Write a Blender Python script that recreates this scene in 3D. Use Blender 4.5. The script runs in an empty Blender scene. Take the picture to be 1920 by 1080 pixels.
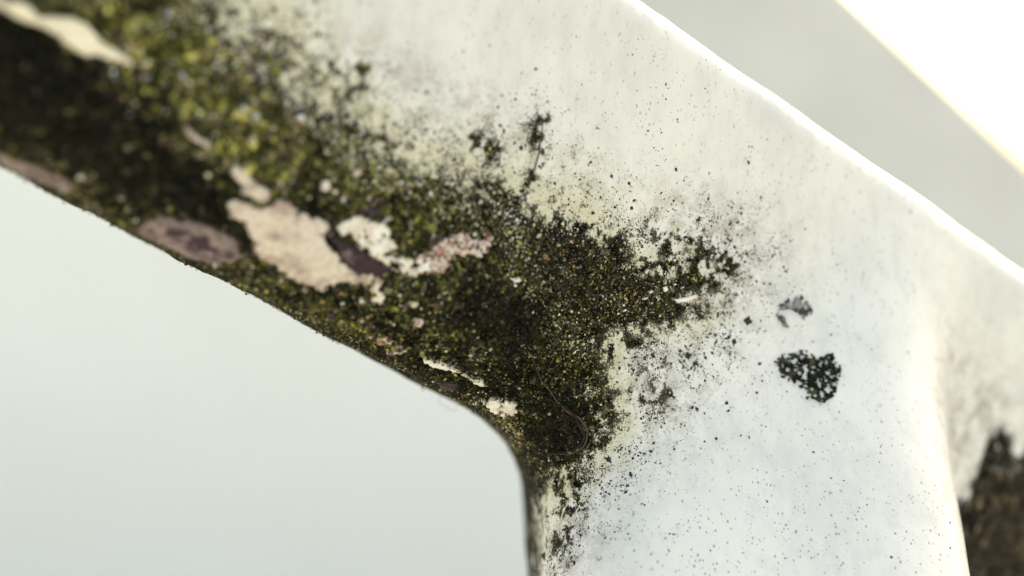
import bpy, math
import numpy as np
rng = np.random.default_rng(7)
scene = bpy.context.scene

# ------------------------------------------------------------------ camera, world, sun, exposure
# all modelling is done in millimetres from the lens (x right, y into the scene, z up)
CAM_H = 0.42                                  # lens height above the ground, metres
K = 36.0 / 60.0 / 1920.0                      # tangent per photo pixel of a 60 mm lens
cam_d = bpy.data.cameras.new('camera'); cam = bpy.data.objects.new('camera', cam_d)
scene.collection.objects.link(cam); scene.camera = cam
cam.location = (0, 0, CAM_H); cam.rotation_euler = (math.radians(90), 0, 0)
cam_d.lens = 60; cam_d.sensor_width = 36; cam_d.clip_start = 0.01; cam_d.clip_end = 500
cam_d.dof.use_dof = True; cam_d.dof.focus_distance = 0.2435; cam_d.dof.aperture_fstop = 6.6

SUN_EL, SUN_AZ = math.radians(44), math.radians(14)   # azimuth clockwise from +Y (away from the lens)
world = bpy.data.worlds.new('World'); scene.world = world; world.use_nodes = True
wn = world.node_tree.nodes; bg = wn['Background']
sky = wn.new('ShaderNodeTexSky'); sky.sky_type = 'NISHITA'; sky.sun_disc = False
sky.sun_elevation = SUN_EL; sky.sun_rotation = SUN_AZ
sky.air_density = 1.0; sky.dust_density = 6.0; sky.ozone_density = 0.2
world.node_tree.links.new(sky.outputs[0], bg.inputs[0]); bg.inputs[1].default_value = 0.15
sun_d = bpy.data.lights.new('sun', 'SUN'); sun = bpy.data.objects.new('sun', sun_d)
scene.collection.objects.link(sun)
sun_d.energy = 2.1; sun_d.angle = math.radians(0.6); sun_d.color = (1.0, 0.97, 0.92)
sun.rotation_euler = (math.radians(90) - SUN_EL, 0, math.radians(180) - SUN_AZ + math.radians(0))
sun.location = (0.3, 0.2, 1.0)
vs = scene.view_settings
vs.view_transform = 'Standard'; vs.look = 'None'; vs.gamma = 1.0; vs.use_curve_mapping = False
vs.exposure = 2.08
vs.use_white_balance = True; vs.white_balance_temperature = 9200; vs.white_balance_tint = 6
scene.render.resolution_x = 1024; scene.render.resolution_y = 576

# ------------------------------------------------------------------ small numeric tools
def nrm(v): return v / np.linalg.norm(v)
def smooth(a, b, x):
    t = np.clip((x - a) / (b - a), 0, 1); return t * t * (3 - 2 * t)
_perm = np.random.default_rng(3).random((64, 64, 64)).astype(np.float32)
def vnoise(p):
    i = np.floor(p).astype(int); f = p - i; f = f * f * (3 - 2 * f)
    r = 0
    for dx in (0, 1):
        wx = f[..., 0] if dx else 1 - f[..., 0]
        for dy in (0, 1):
            wy = f[..., 1] if dy else 1 - f[..., 1]
            for dz in (0, 1):
                wz = f[..., 2] if dz else 1 - f[..., 2]
                r = r + wx * wy * wz * _perm[(i[..., 0] + dx) & 63, (i[..., 1] + dy) & 63, (i[..., 2] + dz) & 63]
    return r * 2 - 1
def fbm(p, scale, octv=3, off=0.0):
    a, s, r = 1.0, 0.0, 0
    q = p / scale + off
    for _ in range(octv):
        r = r + a * vnoise(q); s += a; a *= 0.55; q = q * 2.03 + 11.7
    return r / s * 1.5

# ------------------------------------------------------------------ the welded frame as a distance field
def at(px, py, d): return np.array([(px - 960) * K * d, d, (540 - py) * K * d])
def section(ax, rot):
    n = np.array([0, -1., 0]); n = nrm(n - ax * n.dot(ax)); w = np.cross(ax, n)
    c, s = np.cos(rot), np.sin(rot)
    return n * c + w * s, w * c - n * s
O1 = np.array([-24.73, 243., 28.04]); AX1 = nrm(np.array([56.89, 294., -18.61]) - O1); N1, W1 = section(AX1, -0.12)
O2 = at(1340, 640, 288); AX2 = nrm(at(1380, 1080, 265) - O2); N2, W2 = section(AX2, -0.10)
S_LO, S_HI, V_LEN = -165.0, 290.0, 405.0
def rb(u, v, hu, hv, r):
    qx = np.abs(u) - hu + r; qy = np.abs(v) - hv + r
    return np.hypot(np.maximum(qx, 0), np.maximum(qy, 0)) + np.minimum(np.maximum(qx, qy), 0) - r
def cap(d, c):
    return np.minimum(np.maximum(d, c), 0) + np.hypot(np.maximum(d, 0), np.maximum(c, 0))
def sdf(p):
    q = p - O1; s = q @ AX1
    u = q @ W1; top = u < 0                      # the upper arris is tighter than the lower one
    d1 = cap(rb(u, q @ N1, np.where(top, 30.4, 31.08), 22, np.where(top, 4.0, 16.0)), np.maximum(s - S_HI, S_LO - s))
    q = p - O2; s = q @ AX2
    d2 = cap(rb(q @ W2, q @ N2, 31.1, 27, 14), np.maximum(-s, s - V_LEN))
    k = 20.0; h = np.maximum(k - np.abs(d1 - d2), 0) / k
    return np.minimum(d1, d2) - h * h * h * k / 6
def grad(p, e=0.05):
    g = np.stack([sdf(p + np.eye(3)[i] * e) - sdf(p - np.eye(3)[i] * e) for i in range(3)], -1)
    return g / np.maximum(np.linalg.norm(g, axis=-1, keepdims=True), 1e-9)
def disp(p, g):
    x, y = to_px(p); n1 = fbm(p, 9, 3); d = poly_sd(MOSS, x, y)
    return fbm(p, 14, 2, 2.0) * 0.22 + fbm(p, 4.0, 2, 7.0) * 0.07 + smooth(10, -60, d) * (0.25 + 0.4 * fbm(p, 5, 3, 3.3)) * smooth(0.35, -0.05, g[..., 1])
def march(px, py):
    px = np.asarray(px, float); py = np.asarray(py, float)
    D = np.stack([(px - 960) * K, np.ones_like(px), (540 - py) * K], -1)
    L = np.linalg.norm(D, axis=-1); t = np.full(px.shape, 120.0)
    for _ in range(70):
        s = sdf(D * t[..., None]); t = np.minimum(t + s * 0.97 / L, 460.0)
    hit = (t < 450) & (np.abs(s) < 0.06)
    return D * t[..., None], hit
def to_px(p):
    y = np.maximum(p[..., 1], 20.0)
    return 960 + p[..., 0] / y / K, 540 - p[..., 2] / y / K

def surface_mesh(lo, hi, h):
    n = np.ceil((hi - lo) / h).astype(int) + 1
    xs = [lo[i] + h * np.arange(n[i]) for i in range(3)]
    F = np.empty(tuple(n), np.float32)
    for i in range(n[0]):
        Y, Z = np.meshgrid(xs[1], xs[2], indexing='ij')
        F[i] = sdf(np.stack([np.full_like(Y, xs[0][i]), Y, Z], -1))
    I = F < 0
    c = np.zeros(tuple(n - 1), np.int8)
    for a in (0, 1):
        for b in (0, 1):
            for d in (0, 1):
                c += I[a:n[0] - 1 + a, b:n[1] - 1 + b, d:n[2] - 1 + d]
    act = (c > 0) & (c < 8)
    idx = -np.ones(act.shape, int); cells = np.argwhere(act); idx[act] = np.arange(len(cells))
    V = lo + (cells + 0.5) * h
    quads = []
    for ax_ in range(3):
        b_, c_ = (ax_ + 1) % 3, (ax_ + 2) % 3
        sl0 = [slice(None)] * 3; sl1 = [slice(None)] * 3
        sl0[ax_] = slice(0, -1); sl1[ax_] = slice(1, None)
        A, B = I[tuple(sl0)], I[tuple(sl1)]
        e = np.argwhere(A != B); e = e[(e[:, b_] > 0) & (e[:, c_] > 0) & (e[:, b_] < n[b_] - 1) & (e[:, c_] < n[c_] - 1)]
        inside = A[tuple(e.T)]
        def cell(db, dc):
            q = e.copy(); q[:, b_] -= db; q[:, c_] -= dc; return idx[tuple(q.T)]
        q = np.stack([cell(1, 1), cell(0, 1), cell(0, 0), cell(1, 0)], 1)
        q[~inside] = q[~inside][:, ::-1]
        quads.append(q)
    Q = np.concatenate(quads)
    for _ in range(4): V = V - sdf(V)[:, None] * grad(V)
    for _ in range(2):                      # split every quad in four and settle on the surface
        m = len(V); E = np.sort(np.stack([Q, np.roll(Q, -1, 1)], -1).reshape(-1, 2), 1)
        key = E[:, 0].astype(np.int64) * m + E[:, 1]
        u, inv = np.unique(key, return_inverse=True)
        Ev = np.stack([u // m, u % m], 1)
        em = (V[Ev[:, 0]] + V[Ev[:, 1]]) / 2; fm = V[Q].mean(1)
        ei = (m + inv).reshape(-1, 4); fi = m + len(em) + np.arange(len(Q))
        V = np.concatenate([V, em, fm])
        Q = np.concatenate([np.stack([Q[:, k], ei[:, k], fi, ei[:, k - 1]], 1) for k in range(4)])
        for _ in range(2): V = V - sdf(V)[:, None] * grad(V)
    return V, Q

# ------------------------------------------------------------------ object helpers
def set_props(o, label=None, cat=None, group=None, kind=None):
    for k, v in (('label', label), ('category', cat), ('group', group), ('kind', kind)):
        if v: o[k] = v
def to_world(p): return p * 0.001 + np.array([0, 0, CAM_H])
def obj(name, V, F, mat, parent=None, attrs=None, origin=None, flat=False, norms=None):
    """V in millimetres; F an (n,3|4) array; attrs {name: (n,) or (n,3)}"""
    W = to_world(np.asarray(V, float))
    if parent is not None:
        org = np.array(parent.location)          # parts share their thing's origin
    else:
        org = np.array(origin) if origin is not None else np.array([W[:, 0].mean(), W[:, 1].mean(), W[:, 2].min()])
    me = bpy.data.meshes.new(name); F = np.asarray(F); k = F.shape[1]
    me.vertices.add(len(W)); me.vertices.foreach_set('co', (W - org).ravel().astype(np.float32))
    me.loops.add(F.size); me.loops.foreach_set('vertex_index', F.ravel().astype(np.int32))
    me.polygons.add(len(F)); me.polygons.foreach_set('loop_start', (np.arange(len(F)) * k).astype(np.int32))
    me.polygons.foreach_set('use_smooth', np.full(len(F), not flat))
    me.update(calc_edges=True); me.validate()
    for an, av in (attrs or {}).items():
        if av.ndim == 1:
            a = me.attributes.new(an, 'FLOAT', 'POINT'); a.data.foreach_set('value', av.astype(np.float32))
        else:
            a = me.attributes.new(an, 'FLOAT_COLOR', 'POINT')
            a.data.foreach_set('color', np.concatenate([av, np.ones((len(av), 1))], 1).ravel().astype(np.float32))
    if norms is not None: me.normals_split_custom_set_from_vertices(norms.astype(np.float32))
    me.materials.append(mat)
    o = bpy.data.objects.new(name, me); scene.collection.objects.link(o)
    if parent is not None: o.parent = parent
    else: o.location = org
    return o

# ------------------------------------------------------------------ materials
def new_mat(name):
    m = bpy.data.materials.new(name); m.use_nodes = True
    return m, m.node_tree, m.node_tree.nodes['Principled BSDF']
def nd(t, typ, **kw):
    n = t.nodes.new(typ)
    for k, v in kw.items():
        if k.startswith('i_'): n.inputs[k[2:].replace('_', ' ')].default_value = v
        else: setattr(n, k, v)
    return n
def mixc(t, fac, a, b, mode='MIX'):
    n = t.nodes.new('ShaderNodeMix'); n.data_type = 'RGBA'; n.blend_type = mode
    for s, v in ((0, fac), (6, a), (7, b)):
        if isinstance(v, (int, float)): n.inputs[s].default_value = v
        elif isinstance(v, tuple): n.inputs[s].default_value = (*v, 1)
        else: t.links.new(v, n.inputs[s])
    return n.outputs[2]
def math_(t, op, a, b=None, c=None, clamp=False):
    n = t.nodes.new('ShaderNodeMath'); n.operation = op; n.use_clamp = clamp
    for i, v in enumerate((a, b, c)):
        if v is None: continue
        if isinstance(v, (int, float)): n.inputs[i].default_value = v
        else: t.links.new(v, n.inputs[i])
    return n.outputs[0]
def noise_(t, vec, scale, detail=4, rough=0.6, dist=0.0):
    n = nd(t, 'ShaderNodeTexNoise'); n.inputs['Scale'].default_value = scale
    n.inputs['Detail'].default_value = detail; n.inputs['Roughness'].default_value = rough
    n.inputs['Distortion'].default_value = dist
    t.links.new(vec, n.inputs['Vector']); return n.outputs['Fac']
def ramp_(t, x, a, b):
    n = nd(t, 'ShaderNodeMapRange', interpolation_type='SMOOTHSTEP')
    n.inputs[1].default_value = a; n.inputs[2].default_value = b; t.links.new(x, n.inputs[0]); return n.outputs[0]
def attr_(t, name):
    n = nd(t, 'ShaderNodeAttribute', attribute_name=name); return n

# weathered white paint: fine roughness, faint smears, algae film, dark film, pinkish grime with some painted shade
m_paint, t, b = new_mat('weathered_white_paint')
geo = nd(t, 'ShaderNodeNewGeometry').outputs['Position']
def mapped(scale, rot=(0, 0, 0)):
    n = nd(t, 'ShaderNodeMapping'); t.links.new(geo, n.inputs[0]); n.inputs['Rotation'].default_value = rot
    n.inputs['Scale'].default_value = scale; return n.outputs[0]
streak = mapped((1, 1, 0.35), (0, 0.55, 0))
big = noise_(t, geo, 60, 3); fine = noise_(t, geo, 1400, 5, 0.7); vfine = noise_(t, geo, 3600, 2, 0.6); midn = noise_(t, geo, 320, 5, 0.65); vst = noise_(t, streak, 420, 4, 0.6)
col = mixc(t, ramp_(t, big, 0.35, 0.7), (0.725, 0.73, 0.70), (0.665, 0.68, 0.655))
smear = math_(t, 'MULTIPLY', ramp_(t, math_(t, 'ADD', math_(t, 'MULTIPLY', vst, 0.6), math_(t, 'MULTIPLY', big, 0.4)), 0.46, 0.66), 0.5)
col = mixc(t, smear, col, (0.56, 0.575, 0.56))
grime_shade = attr_(t, 'grime_shade').outputs['Fac']; algae = attr_(t, 'algae').outputs['Fac']; film = attr_(t, 'film').outputs['Fac']; bark = attr_(t, 'bark').outputs['Fac']
g1 = math_(t, 'MULTIPLY', grime_shade, ramp_(t, math_(t, 'ADD', midn, math_(t, 'MULTIPLY', fine, 0.5)), 0.62, 0.95), clamp=True)
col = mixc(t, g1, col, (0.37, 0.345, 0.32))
a1 = math_(t, 'MULTIPLY', algae, ramp_(t, math_(t, 'ADD', midn, math_(t, 'MULTIPLY', algae, 0.25)), 0.40, 0.70), clamp=True)
col = mixc(t, math_(t, 'MULTIPLY', a1, 0.65), col, (0.56, 0.53, 0.34))
ft = math_(t, 'ADD', math_(t, 'MULTIPLY', film, 1.0), math_(t, 'MULTIPLY', math_(t, 'SUBTRACT', math_(t, 'ADD', math_(t, 'MULTIPLY', midn, .34), math_(t, 'ADD', math_(t, 'MULTIPLY', fine, .33), math_(t, 'MULTIPLY', vfine, .33))), 0.5), 4.6))
fm = math_(t, 'MULTIPLY', ramp_(t, ft, 0.40, 0.72), math_(t, 'ADD', 0.55, math_(t, 'MULTIPLY', film, 0.5), clamp=True))
filmc = mixc(t, ramp_(t, math_(t, 'ADD', math_(t, 'MULTIPLY', noise_(t, geo, 500, 4), 0.6), math_(t, 'MULTIPLY', fine, 0.4)), 0.46, 0.66), (0.005, 0.0045, 0.003), (0.046, 0.046, 0.015))
col = mixc(t, fm, col, filmc)
barkn = noise_(t, mapped((1.15, 1, 0.8), (0, -0.6, 0)), 480, 6, 0.75, 0.4)
n = nd(t, 'ShaderNodeValToRGB'); cr = n.color_ramp; cr.elements[0].position = 0.47; cr.elements[0].color = (0.012, 0.010, 0.007, 1)
cr.elements[1].position = 0.72; cr.elements[1].color = (0.40, 0.33, 0.21, 1); e_ = cr.elements.new(0.56); e_.color = (0.05, 0.038, 0.022, 1)
t.links.new(barkn, n.inputs[0])
bm_ = ramp_(t, math_(t, 'ADD', bark, math_(t, 'MULTIPLY', math_(t, 'SUBTRACT', midn, 0.5), 1.8)), 0.34, 0.70)
col = mixc(t, bm_, col, n.outputs[0])
# tiny grey-blue specks baked into the paint film
vor = nd(t, 'ShaderNodeTexVoronoi'); vor.inputs['Scale'].default_value = 2100; t.links.new(mapped((1, 1, 0.6), (0, 0.5, 0)), vor.inputs['Vector'])
rnd = nd(t, 'ShaderNodeSeparateColor'); t.links.new(vor.outputs['Color'], rnd.inputs[0])
sp = math_(t, 'MULTIPLY', math_(t, 'LESS_THAN', vor.outputs['Distance'], math_(t, 'MULTIPLY', rnd.outputs[1], 0.40)), math_(t, 'GREATER_THAN', math_(t, 'ADD', rnd.outputs[0], midn), 1.18))
sp = math_(t, 'MULTIPLY', sp, attr_(t, 'speck').outputs['Fac'])
col = mixc(t, math_(t, 'MULTIPLY', sp, 0.7), col, (0.16, 0.17, 0.18))
t.links.new(col, b.inputs['Base Color'])
rr = math_(t, 'ADD', 0.36, math_(t, 'MULTIPLY', fm, 0.5)); t.links.new(rr, b.inputs['Roughness'])
t.links.new(math_(t, 'SUBTRACT', 0.5, math_(t, 'MULTIPLY', math_(t, 'MAXIMUM', fm, bm_), 0.45), clamp=True), b.inputs['Specular IOR Level'])
bump = nd(t, 'ShaderNodeBump'); bump.inputs['Strength'].default_value = 0.55; bump.inputs['Distance'].default_value = 0.0006
hgt = math_(t, 'ADD', math_(t, 'MULTIPLY', noise_(t, mapped((1, 1, .6), (0, .55, 0)), 160, 3), 0.8), math_(t, 'MULTIPLY', fine, 0.16))
hgt = math_(t, 'ADD', hgt, math_(t, 'MULTIPLY', bm_, math_(t, 'MULTIPLY', barkn, 2.5)))
hgt = math_(t, 'ADD', hgt, math_(t, 'MULTIPLY', noise_(t, mapped((1, 1, .25), (0, .5, 0)), 700, 4, 0.7), 0.22))
t.links.new(hgt, bump.inputs['Height']); t.links.new(bump.outputs[0], b.inputs['Normal'])

def grain_mat(name, rough=0.8, var=0.35, scale=2500, bumpd=0.0002):
    m, t, b = new_mat(name)
    c = attr_(t, 'tone').outputs['Color']; g = nd(t, 'ShaderNodeNewGeometry').outputs['Position']
    f = noise_(t, g, scale, 3)
    k = nd(t, 'ShaderNodeMapRange'); k.inputs[1].default_value = 0.3; k.inputs[2].default_value = 0.7
    k.inputs[3].default_value = 1 - var; k.inputs[4].default_value = 1 + var; t.links.new(f, k.inputs[0])
    cmb = nd(t, 'ShaderNodeCombineColor')
    for i in range(3): t.links.new(k.outputs[0], cmb.inputs[i])
    t.links.new(mixc(t, 1.0, c, cmb.outputs[0], 'MULTIPLY'), b.inputs['Base Color'])
    b.inputs['Roughness'].default_value = rough; b.inputs['Specular IOR Level'].default_value = 0.18
    bp = nd(t, 'ShaderNodeBump'); bp.inputs['Distance'].default_value = bumpd; bp.inputs['Strength'].default_value = 0.6
    t.links.new(noise_(t, g, scale * 0.6, 4, 0.7), bp.inputs['Height']); t.links.new(bp.outputs[0], b.inputs['Normal'])
    return m
m_moss = grain_mat('moss_leaves', 0.62); m_speck = grain_mat('dark_algae', 0.7)
m_lichen = grain_mat('lichen_crust', 0.9, 0.16, 1300, 0.0004); m_root = grain_mat('dry_rootlet', 0.7, 0.4, 1500)

# ------------------------------------------------------------------ where things grow (photo-pixel maps read on the surface)
def poly_sd(P, x, y):
    P = np.asarray(P, float); A = P; B = np.roll(P, -1, 0)
    d = np.full(x.shape, 1e18); ins = np.zeros(x.shape, bool)
    for (ax_, ay), (bx, by) in zip(A, B):
        ex, ey = bx - ax_, by - ay
        tt = np.clip(((x - ax_) * ex + (y - ay) * ey) / (ex * ex + ey * ey + 1e-9), 0, 1)
        d = np.minimum(d, (x - ax_ - tt * ex) ** 2 + (y - ay - tt * ey) ** 2)
        c = ((ay > y) != (by > y)) & (x < ex * (y - ay) / (ey if ey else 1e-9) + ax_)
        ins ^= c
    d = np.sqrt(d); return np.where(ins, -d, d)
def line_d(P, x, y):
    d = np.full(x.shape, 1e18)
    for (ax_, ay), (bx, by) in zip(P, P[1:]):
        ex, ey = bx - ax_, by - ay
        tt = np.clip(((x - ax_) * ex + (y - ay) * ey) / (ex * ex + ey * ey + 1e-9), 0, 1)
        d = np.minimum(d, (x - ax_ - tt * ex) ** 2 + (y - ay - tt * ey) ** 2)
    return np.sqrt(d)
def blobs(L, x, y):
    r = np.zeros(x.shape)
    for cx, cy, rx, ry, rot, a in L:
        c, s = math.cos(math.radians(rot)), math.sin(math.radians(rot))
        u = ((x - cx) * c + (y - cy) * s) / rx; v = (-(x - cx) * s + (y - cy) * c) / ry
        r = r + a * np.exp(-(u * u + v * v))
    return r
MOSS = [(-400, -260), (90, -60), (330, -30), (400, 20), (440, 75), (500, 55), (545, 110), (560, 165), (620, 205), (690, 235), (735, 300), (820, 330),
        (890, 345), (960, 372), (1010, 410), (1075, 415), (1120, 440), (1165, 470), (1195, 505), (1240, 505), (1275, 475),
        (1310, 480), (1345, 500), (1375, 480), (1380, 500), (1345, 535), (1310, 545), (1275, 540), (1290, 565), (1330, 585),
        (1332, 610), (1295, 612), (1262, 612), (1220, 600), (1190, 612), (1150, 620), (1130, 660), (1118, 700), (1135, 735), (1150, 790),
        (1128, 835), (1100, 855), (1062, 885), (1024, 905), (1006, 935), (1001, 990), (998, 1100), (998, 1400), (960, 1400), (900, 800), (-400, 200)]
LOOSE = [(-400, -200), (380, -60), (470, 10), (560, 90), (620, 120), (690, 160), (760, 235), (860, 250), (960, 235), (1030, 205), (1050, 290), (1110, 350), (1200, 430), (1300, 425), (1385, 450),
         (1390, 520), (1335, 560), (1345, 615), (1300, 640), (1330, 690), (1270, 730), (1260, 780), (1200, 800), (1150, 860), (1120, 950), (1080, 1010), (1060, 1100), (1050, 1400), (900, 1400), (-400, 300)]
def fields(p):
    x, y = to_px(p); n1 = fbm(p, 9, 3); n2 = fbm(p, 2.6, 3, 5.1); n3 = fbm(p, 0.9, 2, 9.3)
    d = poly_sd(MOSS, x, y)
    blur = 0.5 + 0.5 * smooth(1150, 500, x)
    dens = smooth(28, -30, d + n1 * 26 + n2 * 22 + n3 * 10)
    # broken powdery fringe beyond the dense edge
    dl = poly_sd(LOOSE, x, y)
    loose = smooth(70, -60, dl + n1 * 40) * np.clip(0.48 + 1.25 * n2 + 1.5 * n3 + 0.4 * smooth(60, 0, d), 0, 1)
    loose = np.maximum(loose, smooth(14, -14, dl + n1 * 20 + 14) * 0.16)
    extra = blobs([(905, 275, 55, 20, 12, .8), (1015, 235, 14, 26, 12, .75), (1008, 268, 10, 20, 12, .8), (996, 330, 9, 46, 20, .75), (640, 150, 50, 26, 25, .7), (475, 90, 55, 38, 10, .5),
                   (597, 60, 20, 11, 0, .9), (680, 130, 14, 12, 40, .7), (800, 242, 15, 8, 0, .7), (933, 237, 11, 7, 0, .9), (720, 262, 45, 22, 20, .5),
                   (1290, 470, 70, 30, 30, .75), (1360, 485, 16, 38, 20, 1.1), (1252, 396, 14, 7, 20, 1.1), (1170, 655, 46, 26, 0, .75), (1200, 745, 46, 24, 10, .5),
                   (1300, 690, 20, 10, 0, .8), (1365, 755, 10, 12, 0, .7), (1120, 735, 18, 50, 0, .5), (1255, 735, 20, 10, 0, .5), (1060, 960, 22, 80, 12, .55), (1245, 600, 90, 30, 0, .5),
                   (1215, 505, 40, 22, 30, .6), (1275, 835, 16, 8, 0, .5), (1375, 553, 12, 5, 0, .7), (1130, 800, 30, 45, 0, .6), (1001, 990, 9, 150, 0, 1.5), (1040, 900, 40, 50, 0, .7)], x, y)
    dens = np.maximum(dens, np.clip(extra * (0.55 + 0.9 * n2 + 1.5 * n3), 0, 1) * 0.85)
    thin = blobs([(1090, 380, 60, 40, 20, .6), (760, 200, 60, 30, 25, .5), (1230, 660, 60, 26, -20, .6), (1180, 690, 40, 18, -30, .8), (1225, 560, 26, 10, 0, .6)], x, y)
    dens = np.clip(dens - thin * 0.7, 0, 1)
    ragged = blobs([(440, 60, 70, 40, 20, .6), (600, 190, 90, 40, 25, .6), (760, 270, 90, 30, 25, .5), (1320, 500, 75, 38, 10, .9), (1230, 520, 50, 30, 30, .5), (1300, 590, 50, 30, 0, .45), (700, 215, 120, 34, 28, .8), (860, 320, 110, 34, 22, .8), (1010, 385, 90, 34, 20, .9),
                    (1120, 450, 60, 30, 35, .5), (520, 110, 90, 40, 30, .8), (620, 250, 100, 30, 28, .4), (1120, 780, 26, 60, 0, .7), (1070, 900, 40, 60, 0, .7), (1150, 640, 60, 30, 0, .6), (1060, 620, 40, 20, 0, .3)], x, y)
    dens = np.clip(dens - np.clip(ragged, 0, 1) * smooth(0.25, -0.3, n3 + 0.6 * n2), 0, 1)
    return x, y, d, n1, n2, n3, dens, loose

# ------------------------------------------------------------------ frame (one welded body) with its crusts as parts
lo = np.minimum.reduce([O1 + AX1 * S_LO, O1 + AX1 * S_HI, O2 + AX2 * V_LEN]) - 48
hi = np.maximum.reduce([O1 + AX1 * S_LO, O1 + AX1 * S_HI, O2 + AX2 * V_LEN]) + 48
lo[2] = O2[2] + AX2[2] * V_LEN - 8
V, Q = surface_mesh(lo, hi, 2.0)
x, y, d, n1, n2, n3, dens, loose = fields(V)
front = smooth(0.35, -0.05, grad(V)[:, 1])
gV = grad(V); Vd = V + gV * disp(V, gV)[:, None]
algae = np.clip(smooth(170, -10, d + n1 * 60) * smooth(1450, 1000, x) * (1.05 + 0.5 * n1) + 0.5 * smooth(60, -20, d), 0, 1) * smooth(1000, 780, y - 0 * x)
algae = np.clip(algae + blobs([(455, 215, 90, 22, 10, .8), (1075, 880, 50, 90, 0, .7), (1010, 980, 26, 120, 0, 1.0), (1130, 800, 40, 60, 0, .6), (1000, 400, 200, 50, 20, .4)], x, y), 0, 1)
grime_shade = blobs([(700, 130, 220, 70, 30, .5), (1330, 560, 90, 30, -10, .9), (1180, 680, 90, 60, -20, .9), (1320, 440, 80, 50, 30, .7), (1800, 760, 40, 130, -8, 1.3), (1870, 720, 60, 60, 0, .4), (1850, 800, 50, 60, 0, .8),  # blobs right of the leg mix grime with the leg's shade, painted in
               (1860, 900, 90, 160, 0, .5), (1220, 760, 120, 60, 0, .6), (1060, 980, 60, 110, 10, .9), (880, 200, 160, 50, 28, .4), (1500, 640, 160, 12, -6, .2)], x, y)  # thin last blob draws a faint wrinkle line in colour
grime_shade = np.clip(grime_shade + 0.5 * smooth(220, 0, d + 50 * n1) * smooth(0, 300, x), 0, 1)
barkf = smooth(40, -50, poly_sd([(1780, 970), (1835, 900), (1850, 880), (1880, 850), (1900, 860), (1960, 815), (2300, 900), (2300, 1500), (1780, 1500)], x, y) + n1 * 25 + n2 * 18)
barkf = barkf * smooth(262, 268, V[:, 1])
film = np.clip(dens * 0.95 + loose * 0.5 + smooth(262, 268, V[:, 1]) * blobs([(1866, 875, 24, 60, 12, 2.6), (1838, 945, 20, 55, 25, 2.6), (1800, 800, 30, 60, 10, .3)], x, y), 0, 1)
speck = np.clip(0.5 + 0.6 * smooth(820, 1000, y) + 0.4 * n1, 0, 1)
back = front
m_attrs = dict(grime_shade=grime_shade * back, algae=algae * back, film=film * back, bark=barkf * back, speck=speck)
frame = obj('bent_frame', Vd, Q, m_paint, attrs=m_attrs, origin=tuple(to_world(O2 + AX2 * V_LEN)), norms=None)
set_props(frame, 'thick white painted frame with a slanting arm joined to an upright leg, stained by moss', 'frame')

# crusts: shells that follow the surface
CRUST = []
def crust(name, label, poly, tone, thick=0.35, rag=5, step=2.0, grain=1.0, holes=0.0, avoid=True, hs=0.75, pits=None):
    P = np.asarray(poly, float); m = rag + 6
    X, Y = np.meshgrid(np.arange(P[:, 0].min() - m, P[:, 0].max() + m, step), np.arange(P[:, 1].min() - m, P[:, 1].max() + m, step))
    p, hit = march(X, Y)
    sd = poly_sd(P, X, Y) + rag * (-0.35 + fbm(p, 1.4, 3, 4.4) * 0.9 + fbm(p, 3.5, 2, 1.4) * 0.6 + fbm(p, 0.5, 2, 2.4) * 0.9)
    if holes: sd = np.maximum(sd, (holes - (0.5 + 0.5 * fbm(p, hs, 2, 8.8))) * 14)
    if pits:
        rg = np.random.default_rng(int(P[0, 0]) + 5); nh, r0, r1 = pits
        for hx, hy, hr in zip(rg.uniform(P[:, 0].min(), P[:, 0].max(), nh), rg.uniform(P[:, 1].min(), P[:, 1].max(), nh), rg.uniform(r0, r1, nh)):
            sd = np.maximum(sd, hr * (1 + 0.35 * fbm(p, 0.5, 2, 3.8)) - np.hypot((X - hx), (Y - hy) * 1.15))
    ok = hit & (sd < 0)
    prof = np.clip(-sd / 6.0, 0, 1) ** 0.5
    g = grad(p); dsp = disp(p, g)
    hgt = dsp + 0.6 * thick * prof * (1 + 0.45 * fbm(p, 1.1, 3, 6.6)) + 0.35 * smooth(0.0, 1.0, prof) + 0.15
    q = p + g * hgt[..., None]
    idx = -np.ones(ok.shape, int)
    kq = ok[:-1, :-1] & ok[1:, :-1] & ok[:-1, 1:] & ok[1:, 1:]
    use = np.zeros(ok.shape, bool); use[:-1, :-1] |= kq; use[1:, :-1] |= kq; use[:-1, 1:] |= kq; use[1:, 1:] |= kq
    nv = use.sum()
    if nv < 8: return None
    idx[use] = np.arange(nv)
    a, b_, c, d_ = idx[:-1, :-1][kq], idx[1:, :-1][kq], idx[1:, 1:][kq], idx[:-1, 1:][kq]
    top = np.stack([a, b_, c, d_], 1)
    Vt = q[use]; Vb = (p + g * (dsp - 0.25)[..., None])[use]
    # walls round the rim close the shell
    E = np.stack([top, np.roll(top, -1, 1)], -1).reshape(-1, 2); key = np.sort(E, 1); key = key[:, 0].astype(np.int64) * nv + key[:, 1]
    _, inv, cnt = np.unique(key, return_inverse=True, return_counts=True); rim = E[cnt[inv] == 1]
    side = np.stack([rim[:, 1], rim[:, 0], rim[:, 0] + nv, rim[:, 1] + nv], 1)
    F = np.concatenate([top, side, top[:, ::-1] + nv])
    col = tone(p[use], X[use], Y[use], -sd[use])
    o = obj(name, np.concatenate([Vt, Vb]), F, m_lichen, parent=frame, attrs=dict(tone=np.concatenate([col, col])))
    if label: o['label'] = label
    if avoid: CRUST.append((P, rag))
    return o
def lerp(a, b, f): return np.asarray(a)[None] * (1 - f[:, None]) + np.asarray(b)[None] * f[:, None]
CREAM = (0.66, 0.59, 0.50); TAN = (0.42, 0.335, 0.285); PINK = (0.42, 0.33, 0.30); PURP = (0.055, 0.036, 0.045); WHITE = (0.78, 0.76, 0.68)
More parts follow.
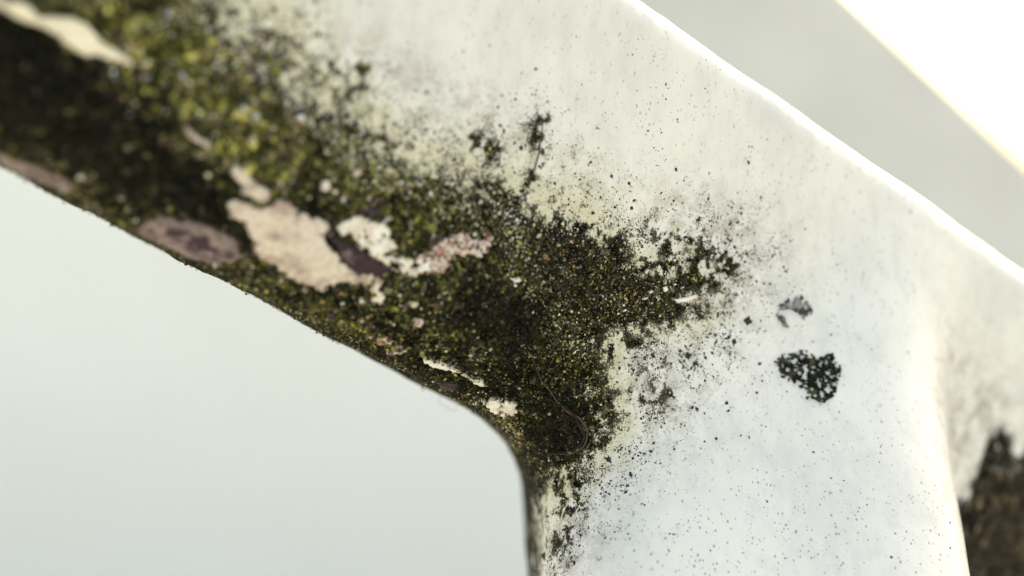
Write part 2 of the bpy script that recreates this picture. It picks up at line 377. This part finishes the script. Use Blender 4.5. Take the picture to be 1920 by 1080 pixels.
def t_cream(p, x, y, e): return lerp(CREAM, TAN, np.clip(smooth(-0.25, 0.6, fbm(p, 2.6, 4)) * 0.95 + smooth(0.1, .7, fbm(p, .5, 2)) * .25, 0, 1))
def t_white(p, x, y, e): return lerp(WHITE, CREAM, smooth(-0.2, 0.7, fbm(p, 1.5, 3)))
def t_strip(p, x, y, e): return lerp((0.80, 0.74, 0.58), (0.62, 0.5, 0.3), smooth(6, 0, e) * 0.7)
def t_purple(p, x, y, e):
    c = lerp((0.27, 0.215, 0.205), PURP, np.clip(smooth(-0.45, 0.4, fbm(p, 1.6, 4, 3.0)) * (0.25 + 0.9 * smooth(3, 22, e)), 0, 1))
    return c
def t_darkp(p, x, y, e): return lerp((0.045, 0.03, 0.034), (0.17, 0.13, 0.13), smooth(0.0, 0.8, fbm(p, 1.2, 3)))
def t_gran(p, x, y, e):
    f = fbm(p, 0.42, 2, 2.2); g = fbm(p, 0.5, 2, 17.0)
    c = lerp((0.62, 0.53, 0.46), (0.09, 0.06, 0.06), smooth(-0.05, 0.4, f))
    return c * (1 - smooth(0.15, 0.5, g)[:, None]) + np.array([0.42, 0.22, 0.15])[None] * smooth(0.15, 0.5, g)[:, None]
crust('lichen_patch', 'largest cream lichen crust with ragged right edge', [(427, 372), (440, 368), (470, 385), (500, 380), (520, 366), (548, 385), (556, 402), (590, 402), (612, 415), (618, 425), (600, 438),
       (618, 455), (632, 478), (655, 500), (690, 512), (716, 522), (712, 532), (680, 528), (640, 524), (600, 534), (575, 526), (540, 508), (505, 482), (478, 470), (480, 448), (460, 412), (432, 392)], t_cream, 0.5, 6)
crust('lichen_patch', 'small cream lichen crust above the largest one', [(428, 312), (442, 306), (462, 322), (480, 342), (505, 352), (502, 372), (488, 376), (468, 366), (450, 360), (450, 342), (432, 328)], t_cream, 0.4, 3)
crust('lichen_patch', 'two-lobed cream lichen fleck on black moss', [(334, 238), (345, 230), (362, 246), (374, 256), (392, 264), (398, 276), (388, 280), (372, 268), (352, 256)], t_cream, 0.45, 2)
crust('paint_flake', 'blurred cream strip of bare paint at the upper left', [(-60, -40), (10, 2), (30, 0), (52, 10), (72, 32), (92, 24), (120, 30), (150, 38), (170, 58), (192, 80), (222, 98), (258, 118), (262, 128), (238, 122), (200, 108),
       (150, 98), (110, 78), (80, 52), (40, 42), (-10, 12), (-60, -10)], t_strip, 0.5, 4)
crust('lichen_patch', 'cream lobed lichen with crinkled margin', [(632, 428), (648, 412), (672, 408), (692, 416), (712, 420), (728, 432), (724, 446), (738, 460), (728, 470), (748, 482), (772, 484), (798, 482), (816, 490), (806, 506), (780, 512), (756, 512), (748, 496),
       (726, 494), (702, 478), (690, 470), (672, 462), (676, 446), (660, 440), (640, 440)], t_white, 0.55, 6, holes=0.16)
crust('lichen_patch', None, [(700, 520), (718, 522), (712, 536), (722, 552), (712, 562), (696, 558), (700, 546), (690, 530)], t_white, 0.45, 5)
crust('lichen_patch', None, [(672, 556), (684, 555), (686, 562), (674, 564)], t_white, 0.4, 2)
crust('lichen_patch', 'purple-brown lichen hollow between the cream crusts', [(606, 428), (640, 444), (672, 466), (700, 482), (742, 500), (730, 512), (706, 516), (680, 514), (656, 500), (638, 480), (624, 455)], t_darkp, 0.25, 4)
crust('lichen_patch', 'pinkish granular lichen with orange specks', [(772, 470), (800, 474), (822, 452), (840, 440), (866, 432), (884, 446), (916, 444), (912, 466), (900, 482), (872, 478), (850, 478), (838, 498), (820, 514), (794, 510), (796, 492), (776, 482)], t_gran, 0.5, 5, holes=0.1)
crust('lichen_patch', 'purple-grey oval lichen on the lower edge', [(258, 414), (300, 400), (350, 405), (405, 420), (445, 448), (460, 474), (438, 490), (400, 492), (345, 470), (290, 440)], t_purple, 0.5, 3)
crust('lichen_patch', 'long pinkish grey lichen along the lower left edge', [(-60, 230), (0, 268), (50, 292), (110, 318), (160, 342), (130, 350), (80, 328), (20, 300), (-60, 262)], t_purple, 0.5, 3)
crust('paint_flake', 'narrow white flake of paint beside the dark moss', [(788, 668), (812, 672), (830, 676), (856, 686), (870, 696), (900, 706), (922, 718), (900, 716), (872, 704), (840, 692), (812, 684), (796, 676)], t_white, 0.4, 2.5, step=1.5)
crust('lichen_patch', None, [(908, 742), (930, 736), (956, 744), (972, 762), (960, 770), (936, 764), (920, 756)], t_white, 0.45, 6, holes=0.28)
crust('paint_flake', None, [(1262, 562), (1282, 556), (1302, 552), (1304, 558), (1284, 566), (1268, 568)], t_white, 0.2, 2, step=1.5)
for pl in ([(1240, 540), (1247, 536), (1249, 544), (1243, 549)], [(1211, 546), (1219, 540), (1221, 546), (1214, 552)], [(952, 520), (968, 518), (976, 526), (960, 530)], [(1198, 558), (1212, 556), (1210, 561), (1200, 562)]):
    crust('paint_flake', None, pl, t_white, 0.2, 1.5, step=1.2)
for cx, cy, rx, ry in ((785, 603, 14, 8), (722, 634, 14, 5), (775, 570, 7, 4), (665, 322, 9, 7), (608, 348, 9, 8), (270, 120, 12, 9), (700, 556, 6, 5), (845, 716, 18, 8), (690, 398, 20, 12), (742, 652, 16, 5)):
    a = np.linspace(0, 6.28, 9)[:-1]
    dark = cx in (845, 690)
    crust('lichen_patch', None, [(cx + rx * math.cos(k), cy + ry * math.sin(k)) for k in a], t_darkp if dark else (t_gran if cx in (785, 722, 742) else t_cream), 0.35, 3.5, step=1.5, avoid=not dark)
crust('algae_crust', 'dark netted crust with pale holes', [(1450, 678), (1462, 668), (1480, 664), (1510, 660), (1535, 668), (1560, 664), (1574, 690), (1572, 730), (1560, 748), (1535, 752), (1515, 745), (1515, 732), (1490, 718), (1465, 706)],
      lambda p, x, y, e: lerp((0.008, 0.010, 0.006), (0.07, 0.07, 0.035), smooth(-.2, .6, fbm(p, 1.2, 2))), 0.08, 3.5, step=0.8, holes=0.22, avoid=False, hs=0.3, pits=(120, 1.4, 3.8))
crust('algae_crust', 'thin dark grey curl of algae', [(1457, 592), (1460, 574), (1478, 561), (1500, 555), (1515, 565), (1522, 582), (1518, 597), (1508, 600), (1500, 590), (1490, 586), (1483, 580), (1474, 582), (1468, 590), (1472, 602), (1476, 614), (1468, 614)],
      lambda p, x, y, e: lerp((0.05, 0.05, 0.055), (0.28, 0.28, 0.28), smooth(-.3, .5, fbm(p, .9, 3))), 0.08, 3, step=0.9, holes=0.34, avoid=False, hs=0.5, pits=(12, 1.2, 2.6))

# ------------------------------------------------------------------ grains: moss leaves and specks
OCT = np.array([(1, 0, 0), (-1, 0, 0), (0, 1, 0), (0, -1, 0), (0, 0, 1), (0, 0, -1)], float)
OF = np.array([(0, 2, 4), (2, 1, 4), (1, 3, 4), (3, 0, 4), (2, 0, 5), (1, 2, 5), (3, 1, 5), (0, 3, 5)])
def grains(c, nrmv, size, flatn, tone):
    """irregular little bodies: c centres, size radius, flatn squash along the surface normal"""
    m = len(c)
    a = rng.normal(size=(m, 3)); a /= np.linalg.norm(a, axis=1, keepdims=True)
    u = np.cross(nrmv, a); u /= np.linalg.norm(u, axis=1, keepdims=True); v = np.cross(nrmv, u)
    tilt = (rng.normal(size=(m, 3)) * 0.5) * (1 - flatn)[:, None]; w = nrmv + tilt; w /= np.linalg.norm(w, axis=1, keepdims=True)
    sc = size[:, None] * rng.uniform(0.45, 1.2, (m, 3)); sc[:, 2] = size * (0.9 - 0.65 * flatn)
    o = OCT[None] * (1 + 0.35 * rng.normal(size=(m, 6, 1)).clip(-1, 1))
    P = c[:, None] + o[..., :1] * (u * sc[:, :1])[:, None] + o[..., 1:2] * (v * sc[:, 1:2])[:, None] + o[..., 2:] * (w * sc[:, 2:])[:, None]
    F = (OF[None] + (np.arange(m) * 6)[:, None, None]).reshape(-1, 3)
    T = np.repeat(tone, 6, 0) * rng.uniform(0.75, 1.25, (m * 6, 1))
    return P.reshape(-1, 3), F, T
def scatter(nn, box=(-60, 1980, -60, 1140)):
    X = rng.uniform(box[0], box[1], nn); Y = rng.uniform(box[2], box[3], nn)
    p, hit = march(X, Y); p = p[hit]; g = grad(p)
    dirv = p / np.linalg.norm(p, axis=1, keepdims=True); cosv = np.abs((g * dirv).sum(1))
    return p, g, cosv
def tones(p, x, y, d, n1, n2, n3, loose_mask):
    m = len(p); r = rng.random(m)
    dark = blobs([(90, 185, 200, 85, 28, 1.8), (290, 325, 200, 50, 30, 1.7), (20, 60, 60, 50, 0, 1.0), (930, 590, 75, 50, 20, 2.0), (1055, 800, 52, 50, 0, 2.4), (840, 690, 90, 40, 30, .9), (620, 500, 60, 40, 30, .9),
                  (700, 590, 120, 22, 32, .7), (570, 400, 70, 30, 20, .8), (-20, 100, 80, 90, 0, .8), (1290, 590, 60, 25, 10, .4), (1000, 960, 20, 90, 0, .9), (1100, 440, 70, 30, 30, .5), (980, 700, 60, 50, 30, .5), (240, 20, 60, 30, 0, .5)], x, y)
    yel = blobs([(480, 285, 80, 32, 20, 1.6), (270, 70, 80, 45, 20, 1.3), (380, 110, 60, 50, 0, .6), (430, 215, 90, 18, 12, 1.0), (430, 150, 90, 50, 20, .35), (760, 330, 90, 40, 25, .7), (720, 430, 60, 60, 0, .7), (780, 640, 120, 40, 30, .5), (1060, 700, 60, 50, 0, .6), (1010, 640, 50, 30, 0, .4),
                 (1270, 520, 60, 30, 0, .6), (1080, 500, 110, 60, 15, .8), (1040, 660, 90, 45, 10, .5), (560, 250, 120, 40, 25, .8), (380, 205, 90, 25, 10, .9), (640, 590, 120, 20, 30, .8), (850, 770, 120, 14, 32, .8), (1140, 800, 30, 60, 0, 1.0), (640, 340, 60, 40, 0, .5), (560, 160, 60, 60, 0, .4), (900, 500, 60, 30, 0, .4), (960, 850, 60, 40, 60, .6)], x, y)
    crm = blobs([(600, 210, 140, 50, 25, 1.3), (800, 310, 140, 45, 25, 1.4), (960, 380, 140, 45, 20, 2.4), (720, 250, 160, 45, 28, .9), (400, 30, 70, 30, 0, .8), (660, 280, 90, 40, 20, .6), (1060, 420, 60, 30, 20, .7), (1090, 510, 90, 50, 15, .4), (1130, 530, 70, 60, 0, .35), (1060, 620, 60, 26, 10, .8), (1190, 620, 60, 40, -10, .7), (430, 60, 40, 50, 0, .5),
                 (1070, 890, 40, 60, 0, 1.0), (1260, 480, 60, 30, 0, .6), (1010, 540, 60, 30, 0, .4), (1020, 940, 40, 80, 0, .6), (930, 800, 60, 30, 45, .7), (1000, 470, 90, 25, 10, .35)], x, y)
    brn = blobs([(1090, 500, 130, 75, 10, 1.5), (520, 130, 110, 60, 20, .6), (700, 260, 90, 40, 20, .5), (900, 560, 100, 60, 10, .6), (1160, 650, 40, 30, 0, 1.1), (690, 390, 40, 20, 0, .9), (380, 225, 80, 20, 10, .6), (1060, 780, 60, 60, 0, .7), (600, 240, 70, 50, 0, .5), (150, 150, 80, 40, 10, .5),
                 (830, 440, 30, 16, 0, .9), (1210, 740, 30, 20, 0, .8), (990, 860, 30, 30, 0, .6)], x, y)
    org = blobs([(1085, 480, 80, 40, 20, .55), (1130, 550, 30, 50, 0, .6), (860, 460, 50, 25, 0, .3)], x, y)
    pal = np.array([(0.004, 0.004, 0.002), (0.015, 0.018, 0.005), (0.055, 0.057, 0.013), (0.20, 0.19, 0.05), (0.50, 0.46, 0.33), (0.040, 0.027, 0.019), (0.036, 0.025, 0.028), (0.26, 0.16, 0.07), (0.13, 0.11, 0.06)])
    w = np.stack([0.22 + dark * 1.9 + 0.25 * (n1 < -0.2), 0.50 + 0.30 * (n2 > 0), 0.34 + 0.5 * yel, 0.10 + 0.75 * yel * (0.6 + n2), 0.09 + 0.75 * crm * (0.7 + 1.1 * n2), 0.16 + 1.0 * brn,
                  0.07 + 0.5 * brn, 0.015 + org, 0.26 + 0.7 * crm + 0.2 * yel], 1)
    w[:, 3] *= np.clip(1.2 - dark, 0.02, 1); w[:, 4] *= np.clip(1.1 - dark, 0.05, 1); w[:, 2] *= np.clip(1.25 - dark, 0.1, 1); w[:, 8] *= np.clip(1.2 - dark, .1, 1)
    w = np.clip(w, 0, None); w[:, 4] += loose_mask * 0.35; w[:, 0] += loose_mask * 0.6
    cw = np.cumsum(w, 1); cw /= cw[:, -1:]
    # neighbours tend to share a tone: part of the draw comes from a smooth field
    sel = np.clip(0.5 + 0.62 * fbm(p, 0.8, 2, 31.0), 0, 0.999); r = np.where(rng.random(m) < 0.5, sel, r)
    k = (r[:, None] > cw).sum(1).clip(0, 8)
    br = np.exp(0.65 * fbm(p, 1.2, 2, 41.0) + 0.8 * fbm(p, 5.0, 2, 51.0) + 0.2 * rng.normal(size=m)) * 1.5
    return np.clip(pal[k] * br[:, None], 0, 0.72), dark

p, g, cosv = scatter(600000)
keep = rng.random(len(p)) < np.clip(0.42 / np.maximum(cosv, 0.12), 0.42, 1.0)
p, g, cosv = p[keep], g[keep], cosv[keep]
x, y, d, n1, n2, n3, dens, loose = fields(p)
inside = np.zeros(len(p), bool)
for P, rag in CRUST:
    bb = (x > P[:, 0].min() - 9) & (x < P[:, 0].max() + 9) & (y > P[:, 1].min() - 9) & (y < P[:, 1].max() + 9)
    if bb.any():
        ii = np.where(bb)[0]
        sd = poly_sd(P, x[ii], y[ii]) + rag * (fbm(p[ii], 1.4, 3, 4.4) * 0.9 + fbm(p[ii], 3.5, 2, 1.4) * 0.7)
        inside[ii[sd < -1.5]] = True
prob = np.clip(np.maximum(dens ** 1.3, loose * 0.6), 0, 1)
sel = (rng.random(len(p)) < prob) & ~inside
p, g, cosv, x, y, d, n1, n2, n3, dens, loose = (a[sel] for a in (p, g, cosv, x, y, d, n1, n2, n3, dens, loose))
col, dark = tones(p, x, y, d, n1, n2, n3, (dens < 0.5).astype(float))
cush = np.clip(0.35 + 0.9 * fbm(p, 3.0, 2, 12.0), 0, 1.3) * smooth(0, -70, d) * (0.35 + 0.65 * smooth(1150, 700, x))
size = np.exp(rng.normal(-1.66, 0.42, len(p))) * (0.66 + 0.5 * smooth(1100, 450, x)) * (0.55 + 0.45 * dens) * (0.55 + 0.45 * smooth(0.05, 0.5, cosv))
lift = 0.05 + rng.random(len(p)) ** 1.5 * (0.25 + 1.1 * cush) * (0.3 + 0.7 * smooth(0.0, 0.55, cosv))
c = p + g * (disp(p, g) + lift * (0.2 + 0.8 * dens))[:, None]
Vg, Fg, Tg = grains(c, g, size, np.where(dens > 0.6, 0.25, 0.6), col)
moss = obj('moss', Vg, Fg, m_moss, attrs=dict(tone=Tg), flat=True)
set_props(moss, 'dark green and olive moss crusting the underside of the white frame', 'moss', kind='stuff')
print('moss grains', len(p))

# dark specks strewn over the white paint
p, g, cosv = scatter(230000, (380, 1980, -20, 1120))
x, y, d, n1, n2, n3, dens, loose = fields(p)
pr = 0.30 * smooth(150, 10, d + 30 * n1) + 0.085 * smooth(260, 40, d + 40 * n1) + 0.012
pr = pr + blobs([(1230, 800, 130, 90, -20, .16), (1150, 950, 110, 110, 0, .14), (1200, 720, 90, 50, 0, .22), (1150, 300, 220, 130, 30, .045), (1100, 420, 100, 60, 20, .3), (1300, 420, 110, 70, 30, .2),
                 (1380, 540, 60, 30, 0, .16), (1060, 900, 40, 150, 5, .3), (1500, 900, 260, 150, 0, .03), (1010, 240, 50, 70, 10, .25), (1220, 690, 120, 40, 0, .2)], x, y)
pr = pr + blobs([(1512, 705, 55, 45, 0, .12), (1490, 580, 40, 30, 0, .1), (1560, 620, 8, 60, 0, .15)], x, y)
pr *= 0.3 + 1.9 * smooth(-0.2, 0.6, n2 + 0.5 * n1)
sel = rng.random(len(p)) < np.clip(pr, 0, 1) * (1 - dens)
p, g, x, y, d = p[sel], g[sel], x[sel], y[sel], d[sel]
size = np.exp(rng.normal(-2.85, 0.52, len(p))) * (1 + 0.5 * smooth(150, 20, d))
big = rng.random(len(p)) < 0.025; size = np.where(big, size * 2.4, size)
fade = rng.random(len(p)) * smooth(100, 400, d)
col = lerp((0.03, 0.03, 0.028), (0.22, 0.23, 0.25), fade)
# a handful of larger round dots seen in the photograph
dots = [(1389, 816), (1526, 848), (1365, 632), (1374, 611), (1366, 770), (1363, 755), (1253, 397), (1268, 318), (1439, 940), (1703, 660), (1780, 1028), (1702, 613), (1558, 628), (1556, 605),
        (1437, 937), (1306, 682), (1296, 690), (1345, 588), (1480, 452), (1558, 452), (1780, 980), (1215, 245), (1332, 1033), (1577, 1060), (1178, 1002), (1180, 985), (1307, 686), (1391, 483)]
dx = np.array(dots, float); dp, dh = march(dx[:, 0], dx[:, 1]); dp = dp[dh]; dg = grad(dp)
c = np.concatenate([p + g * (disp(p, g) + 0.02)[:, None], dp + dg * (disp(dp, dg) + 0.03)[:, None]]); gg = np.concatenate([g, dg])
size = np.concatenate([size, rng.uniform(0.15, 0.30, len(dp))]); col = np.concatenate([col, np.full((len(dp), 3), 0.02)])
Vg, Fg, Tg = grains(c, gg, size, np.full(len(c), 0.5), col)
specks = obj('algae_specks', Vg, Fg, m_speck, attrs=dict(tone=Tg), flat=True)
set_props(specks, 'tiny black algae specks strewn over the white paint around the moss', 'algae specks', kind='stuff')
print('specks', len(c))

# ------------------------------------------------------------------ dry rootlet curled in the corner
def tube(path, rad, sides=7):
    P = np.asarray(path); T = np.gradient(P, axis=0); T /= np.linalg.norm(T, axis=1, keepdims=True)
    ref = np.array([0, -1.0, 0.2]); A = np.cross(T, ref); A /= np.linalg.norm(A, axis=1, keepdims=True); B = np.cross(T, A)
    an = np.linspace(0, 2 * np.pi, sides, endpoint=False)
    V = P[:, None] + rad[:, None, None] * (np.cos(an)[None, :, None] * A[:, None] + np.sin(an)[None, :, None] * B[:, None])
    n = len(P); i = np.arange(n - 1)[:, None] * sides; j = np.arange(sides)[None]; j2 = (j + 1) % sides
    F = np.stack([i + j, i + j2, i + sides + j2, i + sides + j], -1).reshape(-1, 4)
    return V.reshape(-1, 3), F
def spline(pts, n):
    P = np.asarray(pts, float); P = np.vstack([2 * P[0] - P[1], P, 2 * P[-1] - P[-2]]); out = []
    m = len(P) - 3
    for u in np.linspace(0, m - 1e-6, n):
        k = int(u); f = u - k; a, b_, c, d_ = P[k:k + 4]
        out.append(0.5 * ((2 * b_) + (c - a) * f + (2 * a - 5 * b_ + 4 * c - d_) * f * f + (3 * b_ - a - 3 * c + d_) * f ** 3))
    return np.array(out)
def strand(name, label, cat, pts, r0, r1, lift, tone, n=160, flip=0.0):
    s = spline(pts, n); s = s + np.stack([vnoise(np.stack([np.linspace(0, n / k_, n) + o_] * 3, 1)) for o_ in (0.3, 7.7) for k_ in (11,)], 1) * 2.6; p, h = march(s[:, 0], s[:, 1]); g = grad(p)
    q = p + g * (disp(p, g) + lift + 0.25 * fbm(p, 3, 2, 1.0))[:, None]
    k = np.ones(7) / 7; q = np.stack([np.convolve(np.pad(q[:, i], 3, 'edge'), k, 'valid') for i in range(3)], 1)
    rad = np.interp(np.linspace(0, 1, n), [0, .5, 1], [r0 * .35, r0, r1]) * (1 + 0.2 * fbm(q, 0.8, 2)); Vt, Ft = tube(q, rad)
    o = obj(name, Vt, Ft, m_root, attrs=dict(tone=np.tile(np.array(tone), (len(Vt), 1))))
    set_props(o, label, cat); return o
strand('rootlet', 'thin brown dry rootlet curling in a loop inside the mossy corner', 'rootlet',
       [(992, 655), (1012, 705), (1040, 740), (1070, 768), (1092, 785), (1104, 812), (1098, 838), (1074, 850), (1046, 848), (1024, 840)], 0.15, 0.06, 0.7, (0.085, 0.055, 0.034))
strand('rootlet', 'black rootlet arching across the hollow beside the brown one', 'rootlet',
       [(1022, 772), (1036, 758), (1056, 754), (1076, 770), (1094, 800), (1098, 826), (1084, 842), (1060, 848), (1034, 846)], 0.2, 0.12, 0.8, (0.02, 0.014, 0.012), 110)
strand('moss_stalk', 'short reddish moss stalk standing on the pale fringe of the moss', 'moss stalk',
       [(1016, 215), (1012, 260), (1006, 285), (998, 320), (986, 355)], 0.12, 0.1, 0.5, (0.06, 0.035, 0.03), 60)

# fine hanging fibres under the lower edge
def fibre(name, label, pts3, r, tone):
    s = spline(pts3, 30); Vt, Ft = tube(s, np.full(30, r), 6)
    o = obj(name, Vt, Ft, m_root, attrs=dict(tone=np.tile(np.array(tone), (len(Vt), 1)))); set_props(o, label, 'fibre'); return o
fibre('fibre', 'short black fibre sticking out below the lower edge', [at(789, 712, 262), at(790, 722, 262), at(794, 732, 262.5)], 0.09, (0.03, 0.03, 0.03))
fibre('fibre', 'pale thread hanging in a hook below the lower edge', [at(826, 735, 262), at(824, 754, 262), at(838, 764, 262), at(853, 770, 262), at(858, 752, 262)], 0.035, (0.4, 0.42, 0.4))

# ------------------------------------------------------------------ background wall and ground
m_wall, t, b = new_mat('pale_grey_render')
g_ = nd(t, 'ShaderNodeNewGeometry').outputs['Position']
t.links.new(mixc(t, ramp_(t, noise_(t, g_, 5, 3), 0.3, 0.7), (0.84, 0.85, 0.80), (0.87, 0.88, 0.84)), b.inputs['Base Color'])
b.inputs['Roughness'].default_value = 0.85
bp = nd(t, 'ShaderNodeBump'); bp.inputs['Distance'].default_value = 0.001; t.links.new(noise_(t, g_, 300, 4), bp.inputs['Height']); t.links.new(bp.outputs[0], b.inputs['Normal'])
def prism(poly, d0, d1):
    n = len(poly); V = [(x_, d0, z_) for x_, z_ in poly] + [(x_, d1, z_) for x_, z_ in poly]
    F = [(i, (i + 1) % n, n + (i + 1) % n, n + i) for i in range(n)]
    return V, F, n
D = 1500.0
e0 = at(1606, 0, D); e1 = at(1925, 300, D); sl = (e1[2] - e0[2]) / (e1[0] - e0[0]); zg = -CAM_H * 1000
apex_x = 215.0; za = e0[2] + sl * (apex_x - e0[0]); xr = 500.0; zr = e0[2] + sl * (xr - e0[0]); xl = -1000.0
poly = [(xl, zg), (xr, zg), (xr, zr), (apex_x, za), (xl, za + 30)]
import bmesh
bm = bmesh.new()
vf = [bm.verts.new(to_world(np.array([px_, D, pz_]))) for px_, pz_ in poly]
f = bm.faces.new(vf); r = bmesh.ops.extrude_face_region(bm, geom=[f])
for v in [q for q in r['geom'] if isinstance(q, bmesh.types.BMVert)]: v.co.y += 0.06
bmesh.ops.bevel(bm, geom=bm.edges[:], offset=0.006, segments=3, affect='EDGES'); bmesh.ops.recalc_face_normals(bm, faces=bm.faces[:])
cx0 = (xl + xr) / 2000
for v in bm.verts: v.co -= type(v.co)((cx0, D / 1000, 0))
me = bpy.data.meshes.new('wall'); bm.to_mesh(me); bm.free(); me.materials.append(m_wall)
wall = bpy.data.objects.new('wall', me); wall.location = (cx0, D / 1000, 0); scene.collection.objects.link(wall)
set_props(wall, 'pale grey wall with a sloping top edge, far out of focus behind the frame', 'wall')

m_shade_bd, t, b = new_mat('grey_wall_shade')  # added board: its darker grey stands for less light on the upper wall
g_ = nd(t, 'ShaderNodeNewGeometry').outputs['Position']
t.links.new(mixc(t, ramp_(t, noise_(t, g_, 14, 3), 0.35, 0.7), (0.58, 0.585, 0.55), (0.65, 0.655, 0.62)), b.inputs['Base Color']); b.inputs['Roughness'].default_value = 0.6
bm = bmesh.new(); ang = math.atan(sl); Wd = 200.0
pa = np.array([apex_x - 60, 0, za + 62 * -sl + 4]); pb = np.array([xr + 8, 0, zr + 4 + sl * 8]); dn = np.array([math.sin(ang), 0, -math.cos(ang)]) * Wd
pa = np.array([apex_x - 25, 0, za - sl * 25 * 1.0 + 4])
ring = [pa, pb, pb + dn, pa + dn]
vf = [bm.verts.new(to_world(np.array([q[0], D - 22, q[2]]))) for q in ring]
f = bm.faces.new(vf); r = bmesh.ops.extrude_face_region(bm, geom=[f])
for v in [q for q in r['geom'] if isinstance(q, bmesh.types.BMVert)]: v.co.y += 0.0205
bmesh.ops.bevel(bm, geom=bm.edges[:], offset=0.003, segments=2, affect='EDGES'); bmesh.ops.recalc_face_normals(bm, faces=bm.faces[:])
for v in bm.verts: v.co -= type(v.co)((cx0, D / 1000, 0))
me = bpy.data.meshes.new('shade_board'); bm.to_mesh(me); bm.free(); me.materials.append(m_shade_bd)
shade_bd = bpy.data.objects.new('shade_board', me); shade_bd.parent = wall; scene.collection.objects.link(shade_bd)

m_gr, t, b = new_mat('pale_concrete')
g_ = nd(t, 'ShaderNodeNewGeometry').outputs['Position']
t.links.new(mixc(t, noise_(t, g_, 20, 6), (0.15, 0.165, 0.175), (0.21, 0.225, 0.235)), b.inputs['Base Color']); b.inputs['Roughness'].default_value = 0.9
me = bpy.data.meshes.new('ground'); me.from_pydata([(-60, -60, 0), (60, -60, 0), (60, 60, 0), (-60, 60, 0)], [], [(0, 1, 2, 3)]); me.materials.append(m_gr)
gr = bpy.data.objects.new('ground', me); scene.collection.objects.link(gr); gr['kind'] = 'structure'
